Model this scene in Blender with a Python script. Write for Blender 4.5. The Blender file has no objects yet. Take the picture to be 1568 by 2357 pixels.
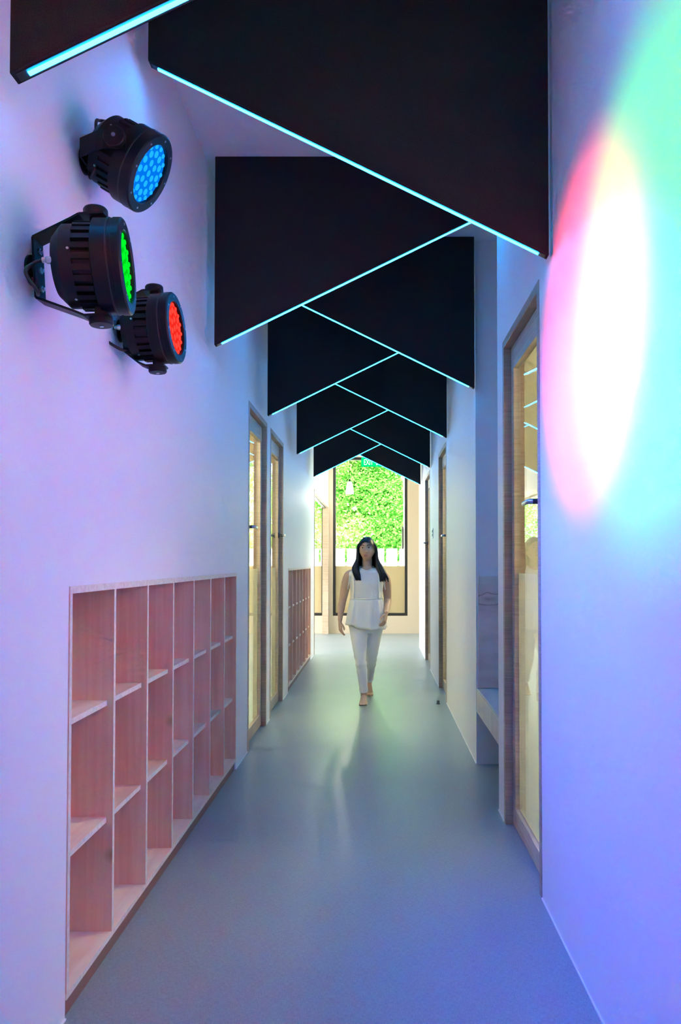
import bpy, bmesh, math, random
from mathutils import Vector, Matrix, Euler
random.seed(7)
sc = bpy.context.scene
COL = sc.collection
PI = math.pi

# ------------------------------------------------------------------ camera
H = 1.35
F_PX, W_PX, H_PX = 1700.0, 1568.0, 2357.0
VX, HY = 869.0, 1292.0
PITCH = math.radians(1.33)
cam_d = bpy.data.cameras.new('camera')
cam = bpy.data.objects.new('camera', cam_d); COL.objects.link(cam)
cam.location = (0, 0, H)
cam.rotation_euler = (PI / 2 + PITCH, 0, 0)
cam_d.sensor_fit = 'HORIZONTAL'; cam_d.sensor_width = 36.0
cam_d.lens = 36.0 * F_PX / W_PX
CY = HY - F_PX * math.tan(PITCH)
cam_d.shift_x = -(VX - W_PX / 2) / W_PX
cam_d.shift_y = (CY - H_PX / 2) / W_PX
cam_d.clip_start = 0.02; cam_d.clip_end = 300
sc.camera = cam

# ------------------------------------------------------------------ world, sun, exposure
world = bpy.data.worlds.new('World'); sc.world = world
world.use_nodes = True
wn = world.node_tree; wn.nodes.clear()
sky = wn.nodes.new('ShaderNodeTexSky'); sky.sky_type = 'NISHITA'
sky.sun_disc = False; sky.sun_elevation = math.radians(52); sky.sun_rotation = math.radians(200)
sky.air_density = 1.0; sky.dust_density = 4.0; sky.ozone_density = 1.0
hs = wn.nodes.new('ShaderNodeHueSaturation'); hs.inputs['Saturation'].default_value = 0.35
bg = wn.nodes.new('ShaderNodeBackground'); bg.inputs['Strength'].default_value = 2.2
wo = wn.nodes.new('ShaderNodeOutputWorld')
wn.links.new(sky.outputs[0], hs.inputs['Color']); wn.links.new(hs.outputs[0], bg.inputs[0]); wn.links.new(bg.outputs[0], wo.inputs[0])

sun_d = bpy.data.lights.new('sun', 'SUN'); sun_d.energy = 2.0; sun_d.angle = math.radians(3); sun_d.color = (1, .96, .88)
sun = bpy.data.objects.new('sun', sun_d); COL.objects.link(sun)
sun.rotation_euler = Euler((math.radians(42), 0, math.radians(20)))

sc.view_settings.view_transform = 'Standard'
sc.view_settings.look = 'None'
sc.view_settings.exposure = 0.9
sc.view_settings.gamma = 1.0
sc.view_settings.use_curve_mapping = False
sc.cycles.use_denoising = True
sc.cycles.max_bounces = 8; sc.cycles.diffuse_bounces = 5; sc.cycles.transparent_max_bounces = 12
sc.cycles.glossy_bounces = 3
sc.cycles.use_adaptive_sampling = True; sc.cycles.adaptive_threshold = .15
sc.cycles.caustics_reflective = False; sc.cycles.caustics_refractive = False

SPOT_W = dict(red=265.0, green=84.0, blue=275.0)
REAR_FILL_W = dict(red=2000.0, green=300.0, blue=360.0)      # added unseen trio, its bounce washes the near walls lavender
SPOT_COL = dict(red=(1, .025, .035), green=(.02, 1, .06), blue=(.045, .13, 1))
LED_COL = (.006, .32, 1.0); LED_STRENGTH = 44.0
ROOM_STRENGTH = 24.0

# ------------------------------------------------------------------ material helpers
def mat(name):
    m = bpy.data.materials.new(name); m.use_nodes = True
    nt = m.node_tree
    return m, nt, nt.nodes['Principled BSDF']

def plain(name, col, rough=.5, metal=0.0, spec=None, noise=0.0, nscale=40, bump=0.0, bscale=200):
    m, nt, b = mat(name)
    b.inputs['Base Color'].default_value = (*col, 1)
    b.inputs['Roughness'].default_value = rough
    b.inputs['Metallic'].default_value = metal
    if spec is not None: b.inputs['Specular IOR Level'].default_value = spec
    tc = nt.nodes.new('ShaderNodeTexCoord')
    if noise:
        n = nt.nodes.new('ShaderNodeTexNoise'); n.inputs['Scale'].default_value = nscale; n.inputs['Detail'].default_value = 4
        r = nt.nodes.new('ShaderNodeMixRGB'); r.blend_type = 'MIX'
        r.inputs[1].default_value = (*[c * (1 - noise) for c in col], 1)
        r.inputs[2].default_value = (*[min(1, c * (1 + noise)) for c in col], 1)
        nt.links.new(tc.outputs['Object'], n.inputs['Vector']); nt.links.new(n.outputs[0], r.inputs[0])
        nt.links.new(r.outputs[0], b.inputs['Base Color'])
    if bump:
        n2 = nt.nodes.new('ShaderNodeTexNoise'); n2.inputs['Scale'].default_value = bscale; n2.inputs['Detail'].default_value = 3
        bp = nt.nodes.new('ShaderNodeBump'); bp.inputs['Strength'].default_value = bump; bp.inputs['Distance'].default_value = .002
        nt.links.new(tc.outputs['Object'], n2.inputs['Vector']); nt.links.new(n2.outputs[0], bp.inputs['Height'])
        nt.links.new(bp.outputs[0], b.inputs['Normal'])
    return m

def emit(name, col, strength, sampled=False):
    m = bpy.data.materials.new(name); m.use_nodes = True
    m.cycles.emission_sampling = 'AUTO' if sampled else 'NONE'
    nt = m.node_tree; nt.nodes.clear()
    e = nt.nodes.new('ShaderNodeEmission'); e.inputs[0].default_value = (*col, 1); e.inputs[1].default_value = strength
    o = nt.nodes.new('ShaderNodeOutputMaterial'); nt.links.new(e.outputs[0], o.inputs[0])
    return m

def wood(name, c1, c2, scale=(1, 1, 1), rough=.5, knots=0.0, vary=.25, knot_at=None):
    """grain runs along the axis with the smallest scale"""
    m, nt, b = mat(name)
    tc = nt.nodes.new('ShaderNodeTexCoord'); oi = nt.nodes.new('ShaderNodeObjectInfo')
    add = nt.nodes.new('ShaderNodeVectorMath'); add.operation = 'ADD'
    sc_ = nt.nodes.new('ShaderNodeVectorMath'); sc_.operation = 'SCALE'; sc_.inputs['Scale'].default_value = 37.0
    cb = nt.nodes.new('ShaderNodeCombineXYZ')
    for i in range(3): nt.links.new(oi.outputs['Random'], cb.inputs[i])
    nt.links.new(cb.outputs[0], sc_.inputs[0]); nt.links.new(tc.outputs['Object'], add.inputs[0]); nt.links.new(sc_.outputs[0], add.inputs[1])
    mp = nt.nodes.new('ShaderNodeMapping'); mp.inputs['Scale'].default_value = scale
    nt.links.new(add.outputs[0], mp.inputs['Vector'])
    n1 = nt.nodes.new('ShaderNodeTexNoise'); n1.inputs['Scale'].default_value = 1; n1.inputs['Detail'].default_value = 6; n1.inputs['Distortion'].default_value = .6
    n2 = nt.nodes.new('ShaderNodeTexNoise'); n2.inputs['Scale'].default_value = 3.5; n2.inputs['Detail'].default_value = 3
    nt.links.new(mp.outputs[0], n1.inputs['Vector']); nt.links.new(add.outputs[0], n2.inputs['Vector'])
    mx = nt.nodes.new('ShaderNodeMath'); mx.operation = 'MULTIPLY_ADD'; mx.inputs[1].default_value = .55
    ml = nt.nodes.new('ShaderNodeMath'); ml.operation = 'MULTIPLY'; ml.inputs[1].default_value = .45
    nt.links.new(n2.outputs[0], ml.inputs[0]); nt.links.new(n1.outputs[0], mx.inputs[0]); nt.links.new(ml.outputs[0], mx.inputs[2])
    ad = nt.nodes.new('ShaderNodeMath'); ad.operation = 'MULTIPLY_ADD'; ad.inputs[1].default_value = vary; 
    nt.links.new(oi.outputs['Random'], ad.inputs[0]); nt.links.new(mx.outputs[0], ad.inputs[2])
    cr = nt.nodes.new('ShaderNodeValToRGB')
    cr.color_ramp.elements[0].position = .42; cr.color_ramp.elements[0].color = (*c1, 1)
    cr.color_ramp.elements[1].position = .68; cr.color_ramp.elements[1].color = (*c2, 1)
    nt.links.new(ad.outputs[0], cr.inputs[0])
    out = cr.outputs[0]
    if knots:
        v = nt.nodes.new('ShaderNodeTexVoronoi'); v.inputs['Scale'].default_value = 2.6
        nt.links.new(add.outputs[0], v.inputs['Vector'])
        kr = nt.nodes.new('ShaderNodeValToRGB'); kr.color_ramp.elements[0].position = .0; kr.color_ramp.elements[0].color = (1, 1, 1, 1)
        kr.color_ramp.elements[1].position = .09; kr.color_ramp.elements[1].color = (0, 0, 0, 1)
        nt.links.new(v.outputs['Distance'], kr.inputs[0])
        km = nt.nodes.new('ShaderNodeMath'); km.operation = 'MULTIPLY'; km.inputs[1].default_value = knots
        nt.links.new(kr.outputs[0], km.inputs[0])
        mm = nt.nodes.new('ShaderNodeMixRGB'); mm.inputs[2].default_value = (c1[0] * .45, c1[1] * .3, c1[2] * .2, 1)
        nt.links.new(km.outputs[0], mm.inputs[0]); nt.links.new(out, mm.inputs[1]); out = mm.outputs[0]
    if knot_at:
        sb = nt.nodes.new('ShaderNodeVectorMath'); sb.operation = 'SUBTRACT'; sb.inputs[1].default_value = knot_at
        sx_ = nt.nodes.new('ShaderNodeVectorMath'); sx_.operation = 'MULTIPLY'; sx_.inputs[1].default_value = (.55, 0, 1.6)
        nz = nt.nodes.new('ShaderNodeTexNoise'); nz.inputs['Scale'].default_value = 14
        dn_ = nt.nodes.new('ShaderNodeMath'); dn_.operation = 'MULTIPLY_ADD'; dn_.inputs[1].default_value = .05
        ln_ = nt.nodes.new('ShaderNodeVectorMath'); ln_.operation = 'LENGTH'
        nt.links.new(tc.outputs['Object'], sb.inputs[0]); nt.links.new(sb.outputs[0], sx_.inputs[0]); nt.links.new(sx_.outputs[0], ln_.inputs[0])
        nt.links.new(tc.outputs['Object'], nz.inputs['Vector']); nt.links.new(nz.outputs[0], dn_.inputs[0]); nt.links.new(ln_.outputs['Value'], dn_.inputs[2])
        kr = nt.nodes.new('ShaderNodeValToRGB'); e = kr.color_ramp.elements
        e[0].position = .025; e[0].color = (.8, .8, .8, 1); e[1].position = .045; e[1].color = (.25, .25, .25, 1)
        for ps, vv in ((.062, .08), (.080, .08), (.086, .75), (.094, .1), (.20, 0)):
            q = e.new(ps); q.color = (vv, vv, vv, 1)
        nt.links.new(dn_.outputs[0], kr.inputs[0])
        mm = nt.nodes.new('ShaderNodeMixRGB'); mm.inputs[2].default_value = (.16, .07, .05, 1)
        nt.links.new(kr.outputs[0], mm.inputs[0]); nt.links.new(out, mm.inputs[1]); out = mm.outputs[0]
    nt.links.new(out, b.inputs['Base Color'])
    b.inputs['Roughness'].default_value = rough
    return m

def glass_mat(name, tint=(.93, .97, .95), ior=1.5):
    m = bpy.data.materials.new(name); m.use_nodes = True
    nt = m.node_tree; nt.nodes.clear()
    t = nt.nodes.new('ShaderNodeBsdfTransparent'); t.inputs[0].default_value = (*tint, 1)
    g = nt.nodes.new('ShaderNodeBsdfGlossy'); g.inputs['Roughness'].default_value = .0
    fr = nt.nodes.new('ShaderNodeFresnel'); fr.inputs[0].default_value = ior
    ge = nt.nodes.new('ShaderNodeNewGeometry'); io = nt.nodes.new('ShaderNodeMapRange')
    io.inputs['To Min'].default_value = ior; io.inputs['To Max'].default_value = 1 / ior
    nt.links.new(ge.outputs['Backfacing'], io.inputs['Value']); nt.links.new(io.outputs[0], fr.inputs[0])
    mx = nt.nodes.new('ShaderNodeMixShader'); o = nt.nodes.new('ShaderNodeOutputMaterial')
    nt.links.new(fr.outputs[0], mx.inputs[0]); nt.links.new(t.outputs[0], mx.inputs[1]); nt.links.new(g.outputs[0], mx.inputs[2])
    nt.links.new(mx.outputs[0], o.inputs[0])
    return m

def film_mat(name, col, transl=.5, clear=.2):
    m = bpy.data.materials.new(name); m.use_nodes = True
    nt = m.node_tree; nt.nodes.clear()
    d = nt.nodes.new('ShaderNodeBsdfDiffuse'); d.inputs[0].default_value = (*col, 1)
    tl = nt.nodes.new('ShaderNodeBsdfTranslucent'); tl.inputs[0].default_value = (*col, 1)
    t = nt.nodes.new('ShaderNodeBsdfTransparent')
    a = nt.nodes.new('ShaderNodeMixShader'); a.inputs[0].default_value = transl
    b = nt.nodes.new('ShaderNodeMixShader'); b.inputs[0].default_value = clear
    o = nt.nodes.new('ShaderNodeOutputMaterial')
    nt.links.new(d.outputs[0], a.inputs[1]); nt.links.new(tl.outputs[0], a.inputs[2])
    nt.links.new(a.outputs[0], b.inputs[1]); nt.links.new(t.outputs[0], b.inputs[2]); nt.links.new(b.outputs[0], o.inputs[0])
    return m

def leaf_mat(name, col):
    m = bpy.data.materials.new(name); m.use_nodes = True
    nt = m.node_tree; nt.nodes.clear()
    d = nt.nodes.new('ShaderNodeBsdfDiffuse'); tl = nt.nodes.new('ShaderNodeBsdfTranslucent')
    tc = nt.nodes.new('ShaderNodeTexCoord'); n = nt.nodes.new('ShaderNodeTexNoise'); n.inputs['Scale'].default_value = 1.3
    r = nt.nodes.new('ShaderNodeMixRGB'); r.inputs[1].default_value = (*[c * .6 for c in col], 1); r.inputs[2].default_value = (*[min(1, c * 1.35) for c in col], 1)
    nt.links.new(tc.outputs['Object'], n.inputs['Vector']); nt.links.new(n.outputs[0], r.inputs[0])
    nt.links.new(r.outputs[0], d.inputs[0]); nt.links.new(r.outputs[0], tl.inputs[0])
    a = nt.nodes.new('ShaderNodeMixShader'); a.inputs[0].default_value = .45
    o = nt.nodes.new('ShaderNodeOutputMaterial')
    nt.links.new(d.outputs[0], a.inputs[1]); nt.links.new(tl.outputs[0], a.inputs[2]); nt.links.new(a.outputs[0], o.inputs[0])
    return m

def floor_mat():
    m, nt, b = mat('woven_vinyl')
    tc = nt.nodes.new('ShaderNodeTexCoord')
    outs = []
    for s in ((420, 60, 1), (60, 420, 1)):
        mp = nt.nodes.new('ShaderNodeMapping'); mp.inputs['Scale'].default_value = s
        n = nt.nodes.new('ShaderNodeTexNoise'); n.inputs['Scale'].default_value = 1; n.inputs['Detail'].default_value = 2
        nt.links.new(tc.outputs['Object'], mp.inputs['Vector']); nt.links.new(mp.outputs[0], n.inputs['Vector']); outs.append(n.outputs[0])
    big = nt.nodes.new('ShaderNodeTexNoise'); big.inputs['Scale'].default_value = 1.7; big.inputs['Detail'].default_value = 5
    nt.links.new(tc.outputs['Object'], big.inputs['Vector'])
    ad = nt.nodes.new('ShaderNodeMath'); ad.operation = 'ADD'; nt.links.new(outs[0], ad.inputs[0]); nt.links.new(outs[1], ad.inputs[1])
    hf = nt.nodes.new('ShaderNodeMath'); hf.operation = 'MULTIPLY'; hf.inputs[1].default_value = .5; nt.links.new(ad.outputs[0], hf.inputs[0])
    cr = nt.nodes.new('ShaderNodeValToRGB')
    cr.color_ramp.elements[0].position = .35; cr.color_ramp.elements[0].color = (.185, .24, .245, 1)
    cr.color_ramp.elements[1].position = .65; cr.color_ramp.elements[1].color = (.32, .385, .385, 1)
    nt.links.new(hf.outputs[0], cr.inputs[0]); nt.links.new(cr.outputs[0], b.inputs['Base Color'])
    rr = nt.nodes.new('ShaderNodeMapRange'); rr.inputs['To Min'].default_value = .30; rr.inputs['To Max'].default_value = .42
    nt.links.new(big.outputs[0], rr.inputs['Value']); nt.links.new(rr.outputs[0], b.inputs['Roughness'])
    bp = nt.nodes.new('ShaderNodeBump'); bp.inputs['Strength'].default_value = .12; bp.inputs['Distance'].default_value = .001
    nt.links.new(hf.outputs[0], bp.inputs['Height']); nt.links.new(bp.outputs[0], b.inputs['Normal'])
    b.inputs['Specular IOR Level'].default_value = .7
    return m

def ply_edge_mat():
    m, nt, b = mat('plywood_edge')
    tc = nt.nodes.new('ShaderNodeTexCoord')
    n = nt.nodes.new('ShaderNodeTexNoise'); n.inputs['Scale'].default_value = 60; n.inputs['Detail'].default_value = 4
    nt.links.new(tc.outputs['Object'], n.inputs['Vector'])
    cr = nt.nodes.new('ShaderNodeValToRGB')
    cr.color_ramp.elements[0].position = .3; cr.color_ramp.elements[0].color = (.70, .61, .49, 1)
    cr.color_ramp.elements[1].position = .6; cr.color_ramp.elements[1].color = (.82, .75, .63, 1)
    nt.links.new(n.outputs[0], cr.inputs[0]); nt.links.new(cr.outputs[0], b.inputs['Base Color'])
    b.inputs['Roughness'].default_value = .55
    return m

M = dict(
    wall=plain('white_wall_paint', (.82, .81, .80), .55, spec=.35, noise=.012, nscale=9),
    ceil=plain('ceiling_paint', (.80, .80, .79), .7),
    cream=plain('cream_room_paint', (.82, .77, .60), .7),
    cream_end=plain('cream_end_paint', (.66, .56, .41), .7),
    floor=floor_mat(),
    felt=plain('charcoal_felt', (.022, .020, .021), .95, spec=.1, noise=.6, nscale=260, bump=.6, bscale=420),
    black=plain('black_powder_coat', (.004, .005, .007), .40, spec=.22),
    blackfin=plain('black_heatsink', (.003, .003, .004), .5, spec=.25),
    steel=plain('brushed_steel', (.62, .62, .64), .28, 1.0),
    darksteel=plain('dark_handle_steel', (.10, .10, .12), .35, .8),
    rubber=plain('black_rubber', (.01, .01, .011), .5),
    ply=wood('birch_plywood', (.80, .40, .27), (.90, .60, .44), (34, 34, 1.1), .5, knots=.7, vary=.16),
    plyh=wood('birch_plywood_shelf', (.78, .50, .36), (.95, .76, .60), (14, 1.6, 14), .5, knots=.5, vary=.12),
    plinth=wood('dark_plinth_wood', (.15, .07, .05), (.26, .13, .09), (10, 1.5, 10), .5),
    edge=ply_edge_mat(),
    doorwood=wood('door_oak_veneer', (.34, .235, .165), (.54, .41, .30), (3, 3, 150), .5, vary=.1),
    leafwood=wood('door_leaf_oak', (.44, .33, .22), (.66, .53, .38), (3, 3, 120), .5, vary=.1),
    benchply=wood('pale_bench_plywood', (.58, .52, .44), (.76, .70, .60), (10, 10, 1.5), .5, vary=.1),
    benchtop=plain('bench_laminate', (.50, .52, .56), .45),
    nicheply=wood('knotty_panel_plywood', (.64, .53, .47), (.80, .70, .64), (2.2, 2.2, 14), .5, vary=.1, knot_at=(-.215, -.018, .59)),
    glass=glass_mat('clear_glass'),
    winglass=glass_mat('coated_window_glass', (.97, .99, .97), 1.12),
    film=film_mat('door_privacy_film', (.90, .90, .78), .55, .35),
    winfilm=film_mat('window_privacy_film', (.56, .46, .26), .055, .015),
    winframe=plain('dark_window_frame', (.018, .018, .014), .45),
    gap=plain('painted_gap_shade', (.02, .018, .016), .8),  # near-black colour that holds the shade of the door gap
    led=emit('cyan_led_diffuser', LED_COL, LED_STRENGTH, True),
    alu=plain('dark_led_channel', (.02, .02, .022), .4, .3),
    room=emit('warm_room_lamp', (1.0, .86, .52), ROOM_STRENGTH, True),
    lampwhite=emit('pendant_shade_glow', (1.0, .97, .9), 1.6),
    exitgreen=emit('exit_sign_green', (.0, .52, .14), 1.0),
    exitwhite=emit('exit_sign_white', (.9, 1.0, .95), 1.0),
    white=plain('white_plastic', (.8, .8, .8), .4),
    fence=plain('white_fence_paint', (.72, .76, .76), .6),
    pave=plain('pale_paving', (.62, .60, .54), .85, noise=.15, nscale=3),
    bark=plain('tree_bark', (.05, .04, .025), .9, noise=.4, nscale=14),
    leaf=leaf_mat('green_leaf', (.11, .38, .05)),
    leaf2=leaf_mat('yellow_green_leaf', (.30, .56, .13)),
    flower=leaf_mat('peach_blossom', (.78, .62, .36)),
    skin=plain('skin', (.58, .36, .26), .5, noise=.06, nscale=30),
    lips=plain('lips', (.50, .19, .17), .4),
    hair=plain('black_hair', (.006, .005, .006), .38, noise=.5, nscale=90),
    brow=plain('brow_hair', (.05, .03, .025), .7),
    eyew=plain('eye_white', (.72, .70, .68), .25),
    iris=plain('iris', (.02, .012, .008), .2),
    blouse=plain('white_cotton', (.80, .79, .78), .8, noise=.04, nscale=60, bump=.15, bscale=500),
    trim=plain('white_lace_trim', (.88, .86, .80), .8),
    pants=plain('white_trouser_cotton', (.80, .80, .81), .8, bump=.15, bscale=400),
)

# ------------------------------------------------------------------ mesh helpers
def wloc(p):
    v = Vector((0, 0, 0))
    while p is not None:
        v += p.location; p = p.parent
    return v

def mk(name, verts, faces, m, parent=None, smooth=False, fmats=None, base=None):
    """verts are in world space; the object sits at its parent's place (or at base)"""
    off = wloc(parent) if parent else (Vector(base) if base else Vector((0, 0, 0)))
    me = bpy.data.meshes.new(name)
    me.from_pydata([tuple(Vector(v) - off) for v in verts], [], faces)
    for mm in (m if isinstance(m, (list, tuple)) else [m]): me.materials.append(mm)
    if fmats:
        for p, i in zip(me.polygons, fmats): p.material_index = i
    if smooth: me.polygons.foreach_set('use_smooth', [True] * len(me.polygons))
    me.update()
    o = bpy.data.objects.new(name, me); COL.objects.link(o)
    if parent: o.parent = parent
    else: o.location = off
    return o

def fix_normals(o):
    bm = bmesh.new(); bm.from_mesh(o.data); bmesh.ops.recalc_face_normals(bm, faces=bm.faces); bm.to_mesh(o.data); bm.free()

class MB:
    def __init__(s): s.v = []; s.f = []; s.m = []
    def add(s, v, f, mi=0):
        n = len(s.v); s.v += [Vector(p) for p in v]; s.f += [tuple(i + n for i in q) for q in f]; s.m += [mi] * len(f)
        return s
    def box(s, x0, x1, y0, y1, z0, z1, mi=0, front=None):
        v = [(x0, y0, z0), (x1, y0, z0), (x1, y1, z0), (x0, y1, z0), (x0, y0, z1), (x1, y0, z1), (x1, y1, z1), (x0, y1, z1)]
        f = [(0, 3, 2, 1), (4, 5, 6, 7), (0, 1, 5, 4), (2, 3, 7, 6), (1, 2, 6, 5), (3, 0, 4, 7)]
        s.add(v, f, mi)
        if front: 
            for k, mm in front.items(): s.m[-6 + dict(bottom=0, top=1, near=2, far=3, right=4, left=5)[k]] = mm
        return s
    def tube(s, pts, rad, n=8, mi=0, cap=True, flat=None):
        """swept tube; rad a number or list; flat=(ratio, axis) flattens"""
        pts = [Vector(p) for p in pts]
        if not isinstance(rad, (list, tuple)): rad = [rad] * len(pts)
        rings = []; prev = None
        for i, p in enumerate(pts):
            t = (pts[min(i + 1, len(pts) - 1)] - pts[max(i - 1, 0)]).normalized()
            if prev is None:
                a = Vector((0, 0, 1)) if abs(t.z) < .9 else Vector((1, 0, 0))
                if flat: a = Vector(flat[1])
                u = (a - t * a.dot(t)).normalized()
            else: u = (prev - t * prev.dot(t)).normalized()
            prev = u; w = t.cross(u)
            k = flat[0] if flat else 1.0
            rings.append([p + (u * math.cos(2 * PI * j / n) * k + w * math.sin(2 * PI * j / n)) * rad[i] for j in range(n)])
        s.loft(rings, mi, cap); return s
    def loft(s, rings, mi=0, cap=True, capstart=None, capend=None):
        n = len(rings[0]); v = [p for r in rings for p in r]; f = []
        for i in range(len(rings) - 1):
            for j in range(n):
                k = (j + 1) % n
                f.append((i * n + j, i * n + k, (i + 1) * n + k, (i + 1) * n + j))
        cs = cap if capstart is None else capstart; ce = cap if capend is None else capend
        if cs: f.append(tuple(range(n - 1, -1, -1)))
        if ce: f.append(tuple((len(rings) - 1) * n + j for j in range(n)))
        return s.add(v, f, mi)
    def lathe(s, prof, n=32, mat4=None, mi=0, cap=True):
        rings = [[Vector((r * math.cos(2 * PI * j / n), r * math.sin(2 * PI * j / n), z)) for j in range(n)] for r, z in prof]
        if mat4 is not None: rings = [[mat4 @ p for p in r] for r in rings]
        return s.loft(rings, mi, cap)
    def xf(s, m4): s.v = [m4 @ p for p in s.v]; return s
    def build(s, name, m, parent=None, smooth=False, base=None, fix=True):
        o = mk(name, s.v, s.f, m, parent, smooth, s.m, base)
        if fix: fix_normals(o)
        return o

def bevel(o, w=.002, seg=2):
    b = o.modifiers.new('bevel', 'BEVEL'); b.width = w; b.segments = seg; b.limit_method = 'ANGLE'
    return o

def smooth_by_angle(o, ang=40):
    bm = bmesh.new(); bm.from_mesh(o.data)
    for f in bm.faces: f.smooth = True
    for e in bm.edges:
        if len(e.link_faces) == 2: e.smooth = e.calc_face_angle(0) < math.radians(ang)
    bm.to_mesh(o.data); bm.free(); return o

def empty(name, loc, label=None, cat=None, group=None, kind=None):
    o = bpy.data.objects.new(name, None); COL.objects.link(o); o.location = loc; o.empty_display_size = .05
    tag(o, label, cat, group, kind); return o

def tag(o, label=None, cat=None, group=None, kind=None):
    if label: o['label'] = label
    if cat: o['category'] = cat
    if group: o['group'] = group
    if kind: o['kind'] = kind
    return o

def bx(name, x0, x1, y0, y1, z0, z1, m, parent=None, base=None, front=None):
    return MB().box(x0, x1, y0, y1, z0, z1, 0, front).build(name, m, parent, base=base, fix=False)

# ------------------------------------------------------------------ the building shell
XL, XR, CEIL = -.92, .66, 3.515
TH = .10
FAR = 13.85
def wall_x(name, x0, x1, ya, yb, holes, m, label):
    """a wall along y with rectangular holes (y0,y1,z0,z1)"""
    b = MB(); y = ya
    for (h0, h1, z0, z1) in sorted(holes):
        if h0 > y: b.box(x0, x1, y, h0, 0, CEIL)
        if z0 > 0: b.box(x0, x1, h0, h1, 0, z0)
        if z1 < CEIL: b.box(x0, x1, h0, h1, z1, CEIL)
        y = h1
    if y < yb: b.box(x0, x1, y, yb, 0, CEIL)
    return tag(b.build(name, m, fix=False), label, kind='structure')

def wall_y(name, y0, y1, xa, xb, holes, m, label):
    b = MB(); x = xa
    for (h0, h1, z0, z1) in sorted(holes):
        if h0 > x: b.box(x, h0, y0, y1, 0, CEIL)
        if z0 > 0: b.box(h0, h1, y0, y1, 0, z0)
        if z1 < CEIL: b.box(h0, h1, y0, y1, z1, CEIL)
        x = h1
    if x < xb: b.box(x, xb, y0, y1, 0, CEIL)
    return tag(b.build(name, m, fix=False), label, kind='structure')

tag(bx('floor', -4.3, 4.3, -3, FAR + .2, -.15, 0, M['floor']), 'grey woven vinyl floor running down the corridor', kind='structure')
tag(bx('ceiling', -4.3, 4.3, -3, FAR + .2, CEIL, CEIL + .2, M['ceil']), 'white ceiling above the hanging felt baffles', kind='structure')

S1 = (2.205, 4.815); S2 = (7.62, 10.16)
D_L1 = (5.25, 6.13); D_L2 = (6.33, 7.20); OPEN_L = (10.72, 13.74)
D_R1 = (2.985, 3.86); NICHE = (4.04, 4.95); D_R2 = (7.05, 7.95); D_R3 = (9.25, 10.19)
DOOR_H = 2.50; SH_H = 1.275; R_END = 11.7

wall_x('wall_left', XL - TH, XL, -3, FAR, [(S1[0], S1[1], 0, SH_H), (D_L1[0], D_L1[1], 0, DOOR_H), (D_L2[0], D_L2[1], 0, DOOR_H),
       (S2[0], S2[1], 0, SH_H), (OPEN_L[0], OPEN_L[1], 0, 2.40)], M['wall'], 'white corridor wall with cubby shelves and glazed doors')
wall_x('wall_right', XR, XR + TH, -3, R_END, [(D_R1[0], D_R1[1], 0, DOOR_H), (NICHE[0], NICHE[1], 0, CEIL), (D_R2[0], D_R2[1], 0, DOOR_H),
       (D_R3[0], D_R3[1], 0, DOOR_H)], M['wall'], 'white corridor wall lit by the rainbow coloured beams')
WX0, WX1, WZ0, WZ1 = -.835, .565, .33, 3.31
W2 = (-2.6, -1.0)
wall_y('wall_far', FAR, FAR + .18, -4.3, 4.3, [(WX0, WX1, WZ0, WZ1), (W2[0], W2[1], WZ0, 3.0), (1.9, 3.3, WZ0, 2.0)], M['cream_end'], 'cream end wall around the tall window')  # last hole belongs to the added daylight window, out of view
wall_y('wall_back', -3.12, -3, -4.3, 4.3, [], M['wall'], 'white wall behind the viewer')
wall_x('wall_room_left', -4.42, -4.3, -3, FAR, [(10.9, 13.5, .33, 2.9)], M['cream'], 'outer wall of the rooms on the left')  # unseen opening added to let daylight into the end rooms
wall_x('wall_room_right', 4.3, 4.42, -3, FAR, [(12.9, 13.5, .33, 1.9)], M['cream'], 'outer wall of the rooms on the right')  # unseen opening added for daylight, sized by how it lights the end space
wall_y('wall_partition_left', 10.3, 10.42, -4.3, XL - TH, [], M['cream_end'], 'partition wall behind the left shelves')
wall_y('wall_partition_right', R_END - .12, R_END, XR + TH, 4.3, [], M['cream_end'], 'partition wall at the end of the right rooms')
wall_y('wall_partition_near_left', 1.9, 2.0, -4.3, XL - TH, [], M['cream'], 'near partition of the left room')
wall_y('wall_partition_near_right', 2.3, 2.42, XR + TH, 4.3, [], M['cream'], 'near partition of the right room')
# the bench niche: three sides behind the corridor wall plane
ND = .55
for nm, a in (('wall_niche_near', (XR + TH, XR + ND, NICHE[0] - .1, NICHE[0])), ('wall_niche_far', (XR + TH, XR + ND, NICHE[1], NICHE[1] + .1)), ('wall_niche_back', (XR + ND, XR + ND + .1, NICHE[0] - .1, NICHE[1] + .1))):
    tag(bx(nm, *a, 0, CEIL, M['wall']), 'white side of the bench niche', kind='structure')
# thin sealant line where the walls meet the floor
def skirt(name, x0, x1, segs, label):
    b = MB()
    for a, c in segs: b.box(x0, x1, a, c, 0, .006)
    tag(b.build(name, M['white'], fix=False), label, kind='structure')
skirt('trim_1', XL, XL + .004, [(-3, S1[0]), (S1[1], D_L1[0]), (D_L1[1], D_L2[0]), (D_L2[1], S2[0]), (S2[1], OPEN_L[0])], 'thin white sealant line along left wall')
skirt('trim_2', XR - .004, XR, [(-3, D_R1[0]), (D_R1[1], NICHE[0]), (NICHE[1], D_R2[0]), (D_R2[1], D_R3[0]), (D_R3[1], R_END)], 'thin white sealant line along right wall')

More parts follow.
